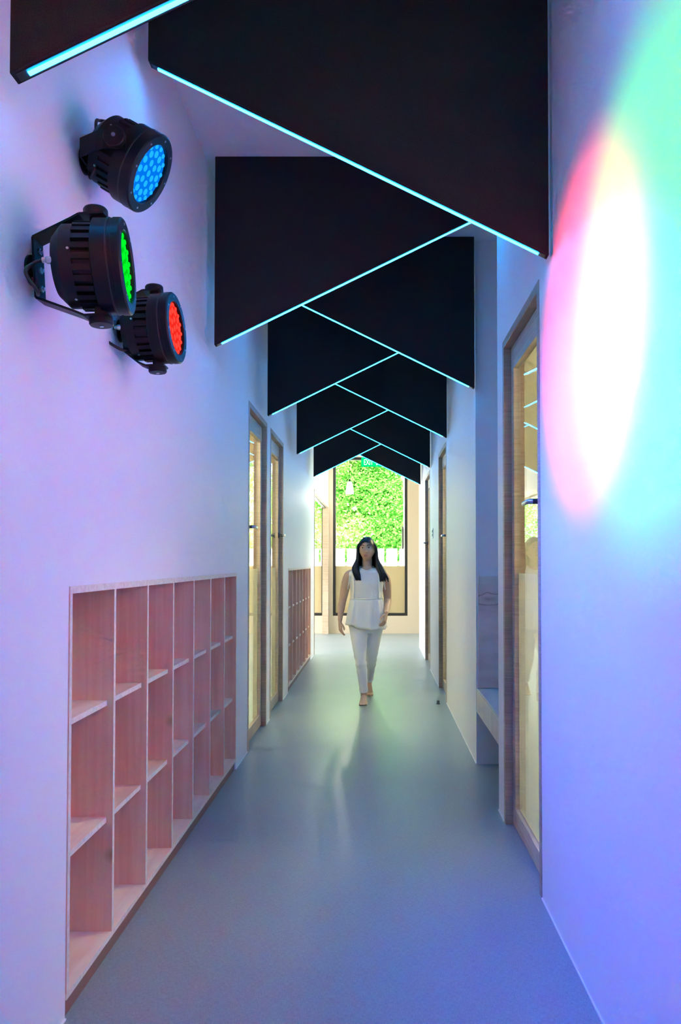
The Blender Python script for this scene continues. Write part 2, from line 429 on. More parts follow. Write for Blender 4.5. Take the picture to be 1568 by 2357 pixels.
# the wooden post and head rail of the wide opening at the end of the left wall
o = empty('trim_3', (XL - .06, 12.2, 0), 'wooden lining of the wide opening at the end of the left wall', kind='structure')
bx('post', XL - TH - .005, XL + .008, OPEN_L[1] - .002, FAR - .001, 0, 2.40, M['leafwood'], o)
bx('near_post', XL - TH - .005, XL + .006, OPEN_L[0], OPEN_L[0] + .05, 0, 2.40, M['doorwood'], o)
bx('head_rail', XL - TH - .005, XL + .008, OPEN_L[0] + .05, OPEN_L[1], 2.355, 2.40, M['leafwood'], o)
bx('track', XL - .075, XL - .045, OPEN_L[0] + .05, OPEN_L[1], 2.335, 2.355, M['winframe'], o)

# ------------------------------------------------------------------ windows
def window(name, x0, x1, z0, z1, label, mull=(), film=True):
    y0, y1, fw = FAR + .03, FAR + .11, .05
    o = empty(name, ((x0 + x1) / 2, FAR + .05, z0), label, kind='structure')
    bx('frame_side', x0, x0 + fw, y0, y1, z0, z1, M['winframe'], o); bx('frame_side', x1 - fw, x1, y0, y1, z0, z1, M['winframe'], o)
    bx('frame_sill', x0 + fw, x1 - fw, y0, y1, z0, z0 + fw, M['winframe'], o); bx('frame_head', x0 + fw, x1 - fw, y0, y1, z1 - fw, z1, M['winframe'], o)
    bx('glass_pane', x0 + fw, x1 - fw, y0 + .035, y0 + .043, z0 + fw, z1 - fw, M['winglass'], o)
    if film: bx('privacy_film', x0 + fw, x1 - fw, y0 + .030, y0 + .033, z0 + fw, 1.262, M['winfilm'], o)
window('window_1', WX0, WX1, WZ0, WZ1, 'tall dark framed window at the end of the corridor')
window('window_2', W2[0], W2[1], WZ0, 3.0, 'dark framed window of the room behind the left opening')
window('window_fill', 1.9, 3.3, WZ0, 2.0, 'unseen window added at the right of the end wall to light the end space', film=False)  # out of view, added to bring daylight onto the end floor

# ------------------------------------------------------------------ doors
def lever(x, y, z, side, dy, parent):
    """handle on a leaf face at x; side = direction (+1/-1 in x) it stands off; dy = direction the lever points"""
    b = MB(); R = Matrix.Translation((x, y, z)) @ Matrix.Rotation(side * PI / 2, 4, 'Y')
    b.lathe([(.026, 0), (.026, .008), (.0245, .010)], 20, R)
    b.lathe([(.012, .008), (.0115, .05)], 14, R)
    h = b.build('lever_handle', M['darksteel'], parent)
    smooth_by_angle(h)
    l = MB()
    xx = x + side * .062
    l.tube([(x + side * .046, y, z), (xx, y, z), (xx + side * .004, y + dy * .03, z), (xx + side * .003, y + dy * .115, z - .002)], [.011, .012, .010, .009], 12)
    smooth_by_angle(l.build('lever', M['steel'], parent), 60)

def door(name, side, yr, label, handle, hdir, both=False):
    """side -1: left wall, +1: right wall"""
    y0, y1 = yr; xw = XL if side < 0 else XR
    def X(a): return xw + side * a          # depth behind the wall face
    def B(nm, a0, a1, ya, yb, za, zb, m, par):
        xa, xb = sorted((X(a0), X(a1))); return bevel(bx(nm, xa, xb, ya, yb, za, zb, m, par), .0015, 1)
    o = empty(name, (X(.06), (y0 + y1) / 2, 0), label, kind='structure')
    J = .04
    B('door_frame_jamb', -.003, .105, y0, y0 + J, 0, DOOR_H, M['doorwood'], o)
    B('door_frame_jamb', -.003, .105, y1 - J, y1, 0, DOOR_H, M['doorwood'], o)
    B('door_frame_head', -.003, .105, y0 + J, y1 - J, DOOR_H - J, DOOR_H, M['doorwood'], o)
    bx('painted_gap_shade', *sorted((X(.0345), X(.036))), y0 + J, y0 + J + .004, .0, DOOR_H - J, M['gap'], o)  # dark strip in place of the shade between jamb and leaf
    l0, l1, zt = y0 + J + .003, y1 - J - .003, DOOR_H - J - .003
    leaf = empty('door_leaf', (0, 0, 0)); leaf.parent = o
    ST, RB, RT, A0, A1 = .062, .10, .12, .036, .070
    B('stile', A0, A1, l0, l0 + ST, .008, zt, M['leafwood'], leaf)
    B('stile', A0, A1, l1 - ST, l1, .008, zt, M['leafwood'], leaf)
    B('bottom_rail', A0, A1, l0 + ST, l1 - ST, .008, RB, M['leafwood'], leaf)
    B('top_rail', A0, A1, l0 + ST, l1 - ST, zt - RT, zt, M['leafwood'], leaf)
    bx('glass_pane', *sorted((X(.050), X(.056))), l0 + ST, l1 - ST, RB, zt - RT, M['glass'], leaf)
    bx('privacy_film', *sorted((X(.0575), X(.059))), l0 + ST, l1 - ST, RB, 1.29, M['film'], leaf)
    yh = l0 + .045 if handle == 'near' else l1 - .045
    lever(X(A0), yh, 1.60, -side, hdir, leaf)
    if both: lever(X(A1), yh, 1.60, side, hdir, leaf)
    return o
door('door_1', -1, D_L1, 'glazed oak door nearest the large shelves on the left', 'near', 1)
door('door_2', -1, D_L2, 'glazed oak door on the left just before the small far shelves', 'far', -1, True)
door('door_3', 1, D_R1, 'large glazed oak door in the right foreground', 'near', 1)
door('door_4', 1, D_R2, 'middle glazed oak door on the right beyond the bench niche', 'near', 1)
door('door_5', 1, D_R3, 'farthest glazed oak door on the right wall', 'far', -1)

# ------------------------------------------------------------------ recessed cubby shelves
def shelves(yr, label, group):
    y0, y1 = yr; t = .018; d = .30; n = 7
    x1 = XL + .004; x0 = XL - d
    o = empty('cubby_shelf', (XL, (y0 + y1) / 2, 0), label, 'shelf', group)
    E = [M['ply'], M['edge']]; EH = [M['plyh'], M['edge']]
    pitch = (y1 - y0 - t) / n
    zb = .075
    bx('plinth', x0, x1 - .012, y0 + .001, y1 - .001, .0, zb - t, M['plinth'], o)
    bx('bottom_board', x0, x1, y0, y1, zb - t, zb, EH, o, front=dict(right=1))
    bx('top_board', x0, x1, y0, y1, SH_H - .022, SH_H, EH, o, front=dict(right=1))
    bx('back_panel', x0 - .01, x0, y0, y1, 0, SH_H, M['ply'], o)
    for k in range(n + 1):
        yy = y0 + k * pitch
        bx('divider', x0, x1, yy, yy + t, zb, SH_H - .022, E, o, front=dict(right=1))
    for k in range(n):
        for zz in (.448, .850):
            bx('shelf_board', x0, x1 - .022, y0 + k * pitch + t, y0 + (k + 1) * pitch, zz, zz + t, EH, o, front=dict(right=1))
    return o
shelves(S1, 'large birch plywood cubby shelf recessed in the left wall in the foreground', 'recessed cubby shelves')
shelves(S2, 'small far birch plywood cubby shelf recessed past the left doors', 'recessed cubby shelves')

# ------------------------------------------------------------------ bench in the niche
bo = empty('niche_bench', (XR + .2, 4.5, 0), 'pale plywood bench with deep fascia built across the wall niche', 'bench')
bevel(bx('seat', XR + .003, XR + ND, NICHE[0], NICHE[1], .485, .505, M['benchtop'], bo), .0015, 1)
bevel(bx('fascia', XR + .003, XR + .022, NICHE[0], NICHE[1], .345, .485, M['benchply'], bo), .0015, 1)
nb = bx('niche_side_panel', XR + .014, XR + ND, NICHE[1] - .018, NICHE[1], .507, 1.252, M['nicheply'], base=(XR + .3, NICHE[1], .507))
bevel(nb, .001, 1)
tag(nb, 'knotty plywood board lining the far side of the bench niche above the seat', 'panel')

# ------------------------------------------------------------------ hanging felt baffles with LED edge
XA, XB = -.868, .645
Z_LOW, Z_HIGH = 2.50, 3.243
BT = .045
def baffle(y, low, label):
    o = empty('ceiling_baffle', ((XA + XB) / 2, y, CEIL), label, 'ceiling baffle', 'felt ceiling baffles with light edges')
    za, zb = (Z_LOW, Z_HIGH) if low == 'left' else (Z_HIGH, Z_LOW)
    v = [(XA, y, za), (XB, y, zb), (XB, y, CEIL), (XA, y, CEIL), (XA, y + BT, za), (XB, y + BT, zb), (XB, y + BT, CEIL), (XA, y + BT, CEIL)]
    f = [(0, 1, 2, 3), (5, 4, 7, 6), (4, 5, 1, 0), (1, 5, 6, 2), (4, 0, 3, 7), (3, 2, 6, 7)]
    p = mk('felt_panel', v, f, M['felt'], o); bevel(p, .003, 2)
    s = (zb - za) / (XB - XA); ln = math.hypot(1, s)
    def strip(nm, ya, yb, xa, xb, h0, h1, m):
        nx, nz = s / ln, -1 / ln          # outward normal of the sloping underside
        pts = []
        for yy in (ya, yb):
            for xx, hh in ((xa, h0), (xb, h0), (xb, h1), (xa, h1)):
                pts.append((xx + nx * hh, yy, za + (xx - XA) * s + nz * hh))
        ff = [(0, 1, 2, 3), (7, 6, 5, 4), (0, 4, 5, 1), (1, 5, 6, 2), (2, 6, 7, 3), (3, 7, 4, 0)]
        q = mk(nm, pts, ff, m, o); fix_normals(q); return q
    strip('light_channel', y + .008, y + .037, XA + .01, XB - .01, 0.0, .0025, M['alu'])
    strip('led_strip', y + .016, y + .028, XA + .034, XB - .034, .0025, .006, M['led'])
    return o
BAF = [(1.714, 'left', 'charcoal felt baffle at the top left corner, cropped by the picture edge'),
       (2.748, 'right', 'largest charcoal felt baffle, its bright edge falling from top left to right'),
       (3.90, 'left', 'big felt baffle low at left, second behind the stage lights'),
       (4.876, 'right', 'felt baffle low at right, hanging in front of the bench niche top'),
       (5.80, 'left', 'felt baffle low at left, hanging above the nearest left door'),
       (6.84, 'right', 'felt baffle low at right, just before the middle right door'),
       (7.90, 'left', 'felt baffle low at left, above the small far shelf start'),
       (9.02, 'right', 'felt baffle low at right, next to last before the window'),
       (10.0, 'left', 'last felt baffle low at left before the end window'),
       (11.02, 'right', 'last felt baffle low at right, covering part of the exit sign')]
for y, low, lab in BAF: baffle(y, low, lab)

# ------------------------------------------------------------------ stage spotlights
def stage_light(kind, lens, n, pivot, yoke_dir, wall_pt, label, lens_col, dome_col, watts=None):
    """lens: world centre of the lens; n: optical axis; pivot: axis of the knobs; yoke_dir: from the pivot towards the wall"""
    lens = Vector(lens); n = Vector(n).normalized(); px = Vector(pivot); px = (px - n * px.dot(n)).normalized(); py = n.cross(px)
    HM = Matrix(((px.x, py.x, n.x, lens.x), (px.y, py.y, n.y, lens.y), (px.z, py.z, n.z, lens.z), (0, 0, 0, 1)))
    o = empty('stage_spotlight', wall_pt, label, 'stage light', 'colour stage lights on the left wall')
    BK = M['black']
    h = MB().lathe([(.100, -.010), (.1165, -.010), (.1215, -.014), (.1215, -.066), (.112, -.070), (.102, -.072), (.102, -.114), (.106, -.116), (.106, -.146), (.100, -.152), (.078, -.172), (.055, -.175), (.03, -.175)], 48, HM)
    smooth_by_angle(h.build('housing', BK, o), 30)
    bz = MB().lathe([(.092, -.010), (.092, .004), (.094, .006), (.119, .006), (.1235, .002), (.1235, -.016), (.119, -.018)], 48, HM, cap=False)
    smooth_by_angle(bz.build('bezel', BK, o), 30)
    groove = MB().lathe([(.1225, -.026), (.1238, -.027), (.1238, -.030), (.1225, -.031)], 48, HM, cap=False)
    smooth_by_angle(groove.build('seal_ring', M['rubber'], o), 30)
    # lens and the small LED optics in it
    lz = MB().lathe([(.0922, -.009), (.0922, -.0055), (.05, -.0035), (.015, -.0028)], 40, HM)
    L = lz.build('lens', emit(kind + '_lens_glow', lens_col[0], lens_col[1]), o, smooth=True)
    spots = [(0, 0)] + [(.032, a * 60) for a in range(6)] + [(.061, a * 30 + 15) for a in range(12)] + [(.083, a * 22.5 + 4) for a in range(16)]
    dm = emit(kind + '_led_glow', dome_col[0], dome_col[1])
    for r, a in spots:
        ca, sa = math.cos(math.radians(a)), math.sin(math.radians(a)); q = .0115 if r < .07 else .0075
        d = MB().lathe([(q, -.0050), (q * .9, -.0022), (q * .6, -.0006), (q * .2, .0)], 10, HM @ Matrix.Translation((r * ca, r * sa, 0)))
        d.build('led_optic', dm, L, smooth=True)
    # heat sink ribs
    for k in range(26):
        a = 2 * PI * k / 26
        R = HM @ Matrix.Rotation(a, 4, 'Z')
        MB().box(.100, .1125, -.0075, .0075, -.115, -.068).xf(R).build('cooling_fin', M['blackfin'], o)
    for k in range(8):
        a = 2 * PI * (k + .35) / 8
        R = HM @ Matrix.Rotation(a, 4, 'Z') @ Matrix.Translation((.1075, 0, .006))
        MB().lathe([(.0034, 0), (.0034, .0018), (.002, .0018)], 8, R).build('bezel_screw', M['steel'], o)
    for k in range(5):
        a = 2 * PI * (k + .2) / 5
        R = HM @ Matrix.Rotation(a, 4, 'Z') @ Matrix.Translation((.106, 0, -.122)) @ Matrix.Rotation(PI / 2, 4, 'Y')
        MB().lathe([(.0035, 0), (.0035, .002), (.002, .002)], 8, R).build('housing_screw', M['steel'], o)
    # yoke: frame with X = pivot axis, Z = from wall to pivot
    pc = lens - n * .070
    yd = Vector(yoke_dir).normalized(); yd = (yd - px * yd.dot(px)).normalized(); wy = yd.cross(px)
    YM = Matrix(((px.x, wy.x, yd.x, pc.x), (px.y, wy.y, yd.y, pc.y), (px.z, wy.z, yd.z, pc.z), (0, 0, 0, 1)))
    depth = (pc.x - (XL + .02)) / max(.2, abs(yd.x))     # distance from the pivot back to the wall
    yk = MB(); hw = .028; t = .006
    prof = [(-.134, .030), (-.134, -.035), (-.122, -.060), (-.080, -depth), (.080, -depth), (.122, -.060), (.134, -.035), (.134, .030)]
    for i in range(len(prof) - 1):
        (xa, za), (xb, zb) = prof[i], prof[i + 1]
        dx, dz = xb - xa, zb - za; l = math.hypot(dx, dz); nx, nz = -dz / l * t / 2, dx / l * t / 2
        pts = []
        for yy in (-hw, hw):
            pts += [(xa - nx, yy, za - nz), (xb - nx, yy, zb - nz), (xb + nx, yy, zb + nz), (xa + nx, yy, za + nz)]
        yk.add([YM @ Vector(p) for p in pts], [(0, 1, 2, 3), (7, 6, 5, 4), (0, 4, 5, 1), (1, 5, 6, 2), (2, 6, 7, 3), (3, 7, 4, 0)])
    yk.build('yoke', BK, o)
    for sgn in (-1, 1):
        R = YM @ Matrix.Translation((sgn * .120, 0, 0)) @ Matrix.Rotation(sgn * PI / 2, 4, 'Y')
        kn = MB().lathe([(.016, -.02), (.016, .012), (.030, .014), (.0315, .018), (.0315, .032), (.029, .036), (.012, .037)], 24, R)
        K = smooth_by_angle(kn.build('tilt_knob', BK, o), 30)
        MB().lathe([(.006, .036), (.006, .0395), (.003, .0395)], 10, R).build('bolt', M['steel'], K)
    # wall plate and bolts
    wp = Vector(wall_pt)
    c = YM @ Vector((0, 0, -depth))
    ax = Matrix.Translation((XL, c.y, c.z)) @ Matrix.Rotation(PI / 2, 4, 'Y')
    smooth_by_angle(MB().lathe([(.040, 0), (.040, .006), (.034, .009), (.018, .009), (.018, .018), (.010, .018)], 28, ax).build('wall_plate', BK, o), 30)
    for k in range(3):
        p = YM @ Vector(((k - 1) * .05, 0, -depth + .0025))
        R = Matrix.Translation(p) @ yd.to_track_quat('Z', 'Y').to_matrix().to_4x4()
        MB().lathe([(.009, 0), (.009, .006), (.005, .006), (.005, .012)], 6, R).build('yoke_bolt', M['steel'], o)
    # cable with its gland
    g = HM @ Vector((-.010, .072, -.165))
    R = HM @ Matrix.Translation((-.010, .072, -.170)) @ Matrix.Rotation(PI, 4, 'X')
    smooth_by_angle(MB().lathe([(.010, -.004), (.010, .010), (.007, .014), (.007, .022), (.004, .022)], 12, R).build('cable_gland', M['steel'], o), 30)
    e0 = HM @ Vector((-.010, .072, -.190)); dn = Vector((0, 0, -1))
    e1 = Vector((XL + .012, c.y - .02, c.z - .03))
    pts = []
    ctrl = [e0, e0 - n * .025 + dn * .01, e0 - n * .035 + dn * .045 + Vector((.01, -.035, 0)), (e0 + e1) / 2 + dn * .07 + Vector((.02, -.045, 0)), e1 + dn * .05 + Vector((.03, -.03, 0)), e1 + Vector((.012, 0, .0)), e1]
    for i in range(len(ctrl) - 1):
        p0, p1, p2, p3 = ctrl[max(i - 1, 0)], ctrl[i], ctrl[i + 1], ctrl[min(i + 2, len(ctrl) - 1)]
        for s_ in range(5):
            u = s_ / 5
            pts.append(.5 * ((2 * p1) + (p2 - p0) * u + (2 * p0 - 5 * p1 + 4 * p2 - p3) * u * u + (3 * p1 - p0 - 3 * p2 + p3) * u ** 3))
    pts.append(ctrl[-1])
    MB().tube(pts, .0048, 8).build('power_cable', M['rubber'], o, smooth=True)
    # the beam itself
    ld = bpy.data.lights.new(kind + '_beam', 'SPOT'); ld.energy = (watts or SPOT_W)[kind]; ld.color = SPOT_COL[kind]
    ld.spot_size = math.radians(SPOT_ANG[kind]); ld.spot_blend = SPOT_BLEND[kind]; ld.shadow_soft_size = .06
    lo = bpy.data.objects.new(kind + '_beam', ld); COL.objects.link(lo); lo.parent = o
    lo.matrix_parent_inverse = Matrix.Identity(4)
    lo.location = lens + n * .03 - Vector(wall_pt)
    lo.rotation_mode = 'QUATERNION'; lo.rotation_quaternion = Vector(BEAM[kind]).to_track_quat('-Z', 'Y')
    return o
SPOT_ANG = dict(red=51, green=64, blue=76)
SPOT_BLEND = dict(red=1.0, green=1.0, blue=1.0)
BEAM = dict(red=(1.35, -.22, -.09), green=(1.30, -.17, -.08), blue=(1.35, .05, -1.22))
GLOW = dict(blue=(((.0, .16, .75), .62), ((.01, .33, .95), .8)), green=(((.0, .55, .01), .62), ((.0, .85, .02), .72)), red=(((.80, .02, .012), .62), ((.95, .05, .035), .75)))
def trio(dy, labels, watts=None):
    stage_light('blue', (-.716, 2.29 + dy, 2.565), (.87, .03, -.50), (0, 1, 0), (1, .0, -.02), (XL, 2.3 + dy, 2.6), labels[0], *GLOW['blue'], watts)
    stage_light('green', (-.672, 1.955 + dy, 2.135), (.985, .15, .06), (0, 0, 1), (1, 0, .04), (XL, 1.96 + dy, 2.13), labels[1], *GLOW['green'], watts)
    stage_light('red', (-.722, 2.62 + dy, 2.182), (.995, -.02, .05), (0, 0, 1), (1, 0, .04), (XL, 2.62 + dy, 2.18), labels[2], *GLOW['red'], watts)
trio(0, ('black stage light with glowing blue lens tilted down, topmost of three', 'black stage light with glowing green lens, leftmost of three', 'black stage light with glowing red lens, lowest of three'))
trio(-3.2, ('blue fill light of the added trio, unseen behind the viewer', 'green fill light of the added trio, unseen behind the viewer', 'red fill light of the added trio, unseen behind the viewer'), REAR_FILL_W)  # added behind the camera to brighten the near walls by bounce

# ------------------------------------------------------------------ small fittings
# exit sign
eo = empty('exit_sign', (-.09, 11.6, 2.84), 'green and white exit sign hanging before the end window', 'exit sign')
bevel(bx('sign_body', -.255, .075, 11.60, 11.625, 2.842, 2.986, M['exitgreen'], eo), .002, 1)
bx('hanger_rod', -.20, -.192, 11.609, 11.617, 2.986, CEIL, M['white'], eo); bx('hanger_rod', .012, .02, 11.609, 11.617, 2.986, CEIL, M['white'], eo)
fc = bpy.data.curves.new('lettering', 'FONT'); fc.body = 'EXIT'; fc.size = .128; fc.extrude = .0008; fc.space_character = .92
fo = bpy.data.objects.new('lettering', fc); COL.objects.link(fo); fo.parent = eo
fo.location = (-.218 + .09, -.0025, 2.868 - 2.84); fo.rotation_euler = (PI / 2, 0, 0); fo.scale = (.62, 1, 1)
dg_ = bpy.context.evaluated_depsgraph_get(); dg_.update()
fm = bpy.data.meshes.new_from_object(fo.evaluated_get(dg_)); bpy.data.objects.remove(fo); fm.materials.clear(); fm.materials.append(M['exitwhite'])
fo = bpy.data.objects.new('lettering', fm); COL.objects.link(fo); fo.parent = eo
fo.location = (-.218 + .09, -.0025, 2.868 - 2.84); fo.rotation_euler = (PI / 2, 0, 0); fo.scale = (.62, 1, 1)
ya = 11.5985
mk('arrow', [(-.025, ya, 2.872), (-.008, ya, 2.862), (.040, ya, 2.938), (.055, ya, 2.925), (.058, ya, 2.968), (.015, ya, 2.955), (.026, ya, 2.947)],
   [(0, 1, 3, 2), (2, 3, 4), (2, 4, 5, 6)], M['exitwhite'], eo)

# pendant lamp
po = empty('pendant_lamp', (-.475, 12.6, CEIL), 'white tapered glass pendant lamp on a thin cord before the window', 'pendant lamp')
T = Matrix.Translation((-.475, 12.6, 0))
smooth_by_angle(MB().lathe([(.001, 2.712), (.032, 2.71), (.042, 2.70), (.072, 2.52), (.073, 2.505), (.066, 2.50), (.038, 2.69), (.001, 2.695)], 28, T, cap=False).build('shade', M['lampwhite'], po), 50)
smooth_by_angle(MB().lathe([(.016, 2.708), (.016, 2.75), (.008, 2.757)], 16, T).build('lamp_holder', M['winframe'], po), 50)
MB().tube([(-.475, 12.6, 2.755), (-.475, 12.6, CEIL - .02)], .0035, 6).build('cord', M['winframe'], po)
MB().lathe([(.05, CEIL - .02), (.05, CEIL)], 20, T).build('ceiling_rose', M['white'], po)

pl = bpy.data.lights.new('pendant_bulb', 'POINT'); pl.energy = 22; pl.color = (1, .93, .80); pl.shadow_soft_size = .05
plo = bpy.data.objects.new('pendant_bulb', pl); COL.objects.link(plo); plo.parent = po; plo.location = (0, 0, 2.44 - CEIL)
# light switch
so = empty('light_switch', (XR, 8.76, 1.68), 'white light switch plate on right wall between the two far doors', 'switch')
bevel(bx('plate', XR - .008, XR, 8.70, 8.82, 1.62, 1.74, M['white'], so), .002, 2)
for zz in (1.645, 1.69): bx('rocker', XR - .012, XR - .008, 8.73, 8.79, zz, zz + .03, M['darksteel'], so)
# door stop on the floor
st = MB().lathe([(.018, 0), (.018, .006), (.013, .010), (.013, .03), (.010, .034)], 16, Matrix.Translation((.575, 7.02, 0))).build('door_stop', M['darksteel'], base=(.575, 7.02, 0))
smooth_by_angle(st, 40); tag(st, 'small dark metal door stop on floor before middle right door', 'door stop')

# room ceiling lamps (they light the rooms seen through the door glass)
for nm, x, y, lab in (('a', -2.4, 4.6, 'square warm ceiling lamp in the left room by its nearer door'), ('b', -2.4, 8.2, 'square warm ceiling lamp in the left room behind far shelf'),
                      ('c', 2.5, 4.4, 'square warm ceiling lamp in right room behind foreground door'), ('d', 2.5, 8.6, 'square warm ceiling lamp in right room behind far doors')):
    o = empty('ceiling_lamp', (x, y, CEIL), lab, 'ceiling lamp', 'ceiling lamps in the side rooms')
    bx('lamp_tray', x - .62, x + .62, y - .62, y + .62, CEIL - .03, CEIL, M['white'], o)
    bx('diffuser', x - .6, x + .6, y - .6, y + .6, CEIL - .036, CEIL - .03, M['room'], o)

# ------------------------------------------------------------------ outside the end window
tag(bx('ground_outside', -40, 40, FAR + .2, 70, -.3, -.05, M['pave']), 'pale paved ground outside the window', kind='structure')
fo_ = empty('board_fence', (0, 17.6, 0), 'white board fence with narrow gaps outside the window', 'fence')
pv = MB().box(-.128, .128, -.01, .01, 0, 1.70).build('board', M['fence'], fo_, base=None)
pv.location = (0, 0, 0)
me0 = pv.data
for v in me0.vertices: v.co = Vector((v.co.x, v.co.y + 17.6, v.co.z))
for k in range(-14, 15):
    q = pv if k == -14 else pv.copy()
    if k != -14: COL.objects.link(q); q.parent = fo_
    q.location = (k * .312 + .03 - 0, 0, -.05)
for zz in (.35, 1.25): bx('rail', -4.6, 4.6, 17.612, 17.65, zz, zz + .07, M['fence'], fo_)

po2 = empty('white_post', (.565, 15.2, -.05), 'white outdoor post at the right edge of the end window', 'post')
MB().tube([(.565, 15.2, -.05), (.565, 15.2, 2.95), (.545, 15.2, 3.05), (.50, 15.2, 3.10)], .028, 10).build('pole', M['fence'], po2, smooth=True)
MB().tube([(.61, 15.24, -.05), (.61, 15.24, 3.0)], .012, 8).build('conduit', M['fence'], po2, smooth=True)
ob = bevel(bx('outdoor_box', .50, .532, 15.05, 15.25, 1.60, 2.06, M['winframe'], base=(.52, 15.15, 1.6)), .004, 2)
tag(ob, 'slim dark box fixed to the white post outside the window', 'box')

def tree(x, y, h, r, seed, label, nl=11000):
    rnd = random.Random(seed)
    o = empty('leafy_tree', (x, y, -.05), label, 'tree', 'trees beyond the white fence')
    tr = MB(); tr.tube([(x, y, -.05), (x + .1, y, h * .3), (x, y + .1, h * .6), (x + .15, y, h * .9)], [.19, .15, .11, .03], 10)
    blobs = []
    for k in range(24):
        a = rnd.uniform(0, 2 * PI) if k < 16 else rnd.uniform(1.1 * PI, 1.9 * PI); zz = rnd.uniform(.10, .95) if k < 16 else .10 + .42 * (k - 16) / 8; rr = r * (.75 if .2 < zz < .75 else .5) * rnd.uniform(.25, 1)
        c = Vector((x + rr * math.cos(a), y + rr * math.sin(a) * .8, h * zz)); blobs.append((c, r * rnd.uniform(.38, .62)))
        tr.tube([(x, y, h * zz * .6), (Vector((x, y, h * zz * .6)) + c) / 2 + Vector((0, 0, .12)), c], [.06, .035, .012], 6)
    tr.build('trunk', M['bark'], o, smooth=True)
    vs, fs, ms = [], [], []
    ph = [rnd.uniform(0, 6) for _ in range(3)]
    for k in range(nl):
        c, br = blobs[rnd.randrange(len(blobs))]
        d = Vector((rnd.gauss(0, 1), rnd.gauss(0, 1), rnd.gauss(0, 1))).normalized() * br * rnd.uniform(.35, 1) ** .6
        p = c + d; 
        if p.z < .1: p.z = .1 + rnd.random() * .4
        u = Vector((rnd.gauss(0, 1), rnd.gauss(0, 1), rnd.gauss(0, .7))).normalized(); w = u.orthogonal().normalized()
        L = rnd.uniform(.055, .12); W = L * .34
        i = len(vs); vs += [p - u * L * .5, p + w * W, p + u * L * .5 - Vector((0, 0, .02)), p - w * W]; fs.append((i, i + 1, i + 2, i + 3))
        s_ = math.sin(p.x * 2.1 + ph[0]) + math.sin(p.z * 2.7 + ph[1]) + math.sin(p.y * 2 + ph[2]) + rnd.uniform(-1.2, 1.2)
        ms.append(2 if (s_ > 1.9 and rnd.random() < .55) else (1 if s_ > .3 else 0))
    f = mk('foliage', vs, fs, [M['leaf'], M['leaf2'], M['flower']], o, fmats=ms); f['kind'] = 'stuff'
    return o
tree(-5.4, 22.5, 6.2, 1.85, 1, 'broad green tree far left beyond the white fence', 14000)
tree(-.5, 22.0, 6.6, 1.9, 2, 'green blossoming tree filling the middle of the end window', 85000)
tree(4.4, 22.5, 6.4, 1.85, 4, 'green tree to the right beyond the white fence', 14000)
tree(-3.2, 29.0, 8.2, 2.5, 5, 'tall tree farther back, left behind the middle tree', 40000)
tree(3.4, 29.0, 8.0, 2.5, 6, 'tall tree farther back, right behind the middle tree', 40000)
tree(.2, 36.5, 9.5, 3.2, 7, 'tallest tree farthest back behind all others', 26000)

# ------------------------------------------------------------------ the walking woman
def ell(cx, cy, z, a, b, n=40, p=2.3, ruf=0.0, fr=0, ph=0.0, tilt=0.0):
    out = []
    for j in range(n):
        t = 2 * PI * j / n; c, s = math.cos(t), math.sin(t)
        k = 1 + ruf * math.sin(fr * t + ph) + ruf * .5 * math.sin(fr * 1.7 * t + 2 * ph)
        x = a * k * math.copysign(abs(c) ** (2 / p), c); y = b * k * math.copysign(abs(s) ** (2 / p), s)
        out.append(Vector((cx + x, cy + y, z + tilt * c)))
    return out

def spline(pts, m=5):
    """Catmull-Rom through (x,y,z,r...) tuples"""
    out = []
    for i in range(len(pts) - 1):
        p0, p1, p2, p3 = pts[max(i - 1, 0)], pts[i], pts[i + 1], pts[min(i + 2, len(pts) - 1)]
        for s_ in range(m):
            u = s_ / m
            out.append(tuple(.5 * (2 * b + (c - a) * u + (2 * a - 5 * b + 4 * c - d) * u * u + (3 * b - a - 3 * c + d) * u ** 3) for a, b, c, d in zip(p0, p1, p2, p3)))
    out.append(tuple(pts[-1])); return out

def remesh(mb, name, m, parent, vox, smooth_it=4):
    tmp = mb.build('tmp_' + name, m); 
    r = tmp.modifiers.new('r', 'REMESH'); r.mode = 'VOXEL'; r.voxel_size = vox; r.use_smooth_shade = True
    s = tmp.modifiers.new('s', 'SMOOTH'); s.factor = .5; s.iterations = smooth_it
    dg = bpy.context.evaluated_depsgraph_get(); dg.update()
    me = bpy.data.meshes.new_from_object(tmp.evaluated_get(dg))
    bpy.data.objects.remove(tmp)
    off = wloc(parent)
    for v in me.vertices: v.co -= off
    me.name = name; me.polygons.foreach_set('use_smooth', [True] * len(me.polygons))
    if not me.materials: me.materials.append(m)
    o = bpy.data.objects.new(name, me); COL.objects.link(o); o.parent = parent
    return o

PY = 7.20                      # depth of the trunk
CX = -.108                     # its centre line
person = empty('person', (CX, PY, 0), 'woman in white sleeveless top and white trousers walking barefoot toward viewer', 'person')
body = MB()
# trunk
tors = [(-.110, PY, .74, .155, .105), (-.110, PY, .82, .160, .110), (-.110, PY, .90, .145, .100), (-.108, PY, .98, .128, .090),
        (-.106, PY, 1.06, .138, .096), (-.105, PY - .005, 1.13, .146, .104), (-.105, PY, 1.20, .152, .092), (-.104, PY + .005, 1.245, .135, .075), (-.104, PY + .01, 1.275, .085, .058), (-.103, PY + .01, 1.30, .056, .052)]
body.loft([ell(x, y, z, a, b, 32) for x, y, z, a, b in spline(tors, 4)])
# neck
body.tube([(-.103, PY + .012, 1.25), (-.102, PY + .008, 1.31), (-.101, PY + .004, 1.38)], [.054, .049, .050], 20)
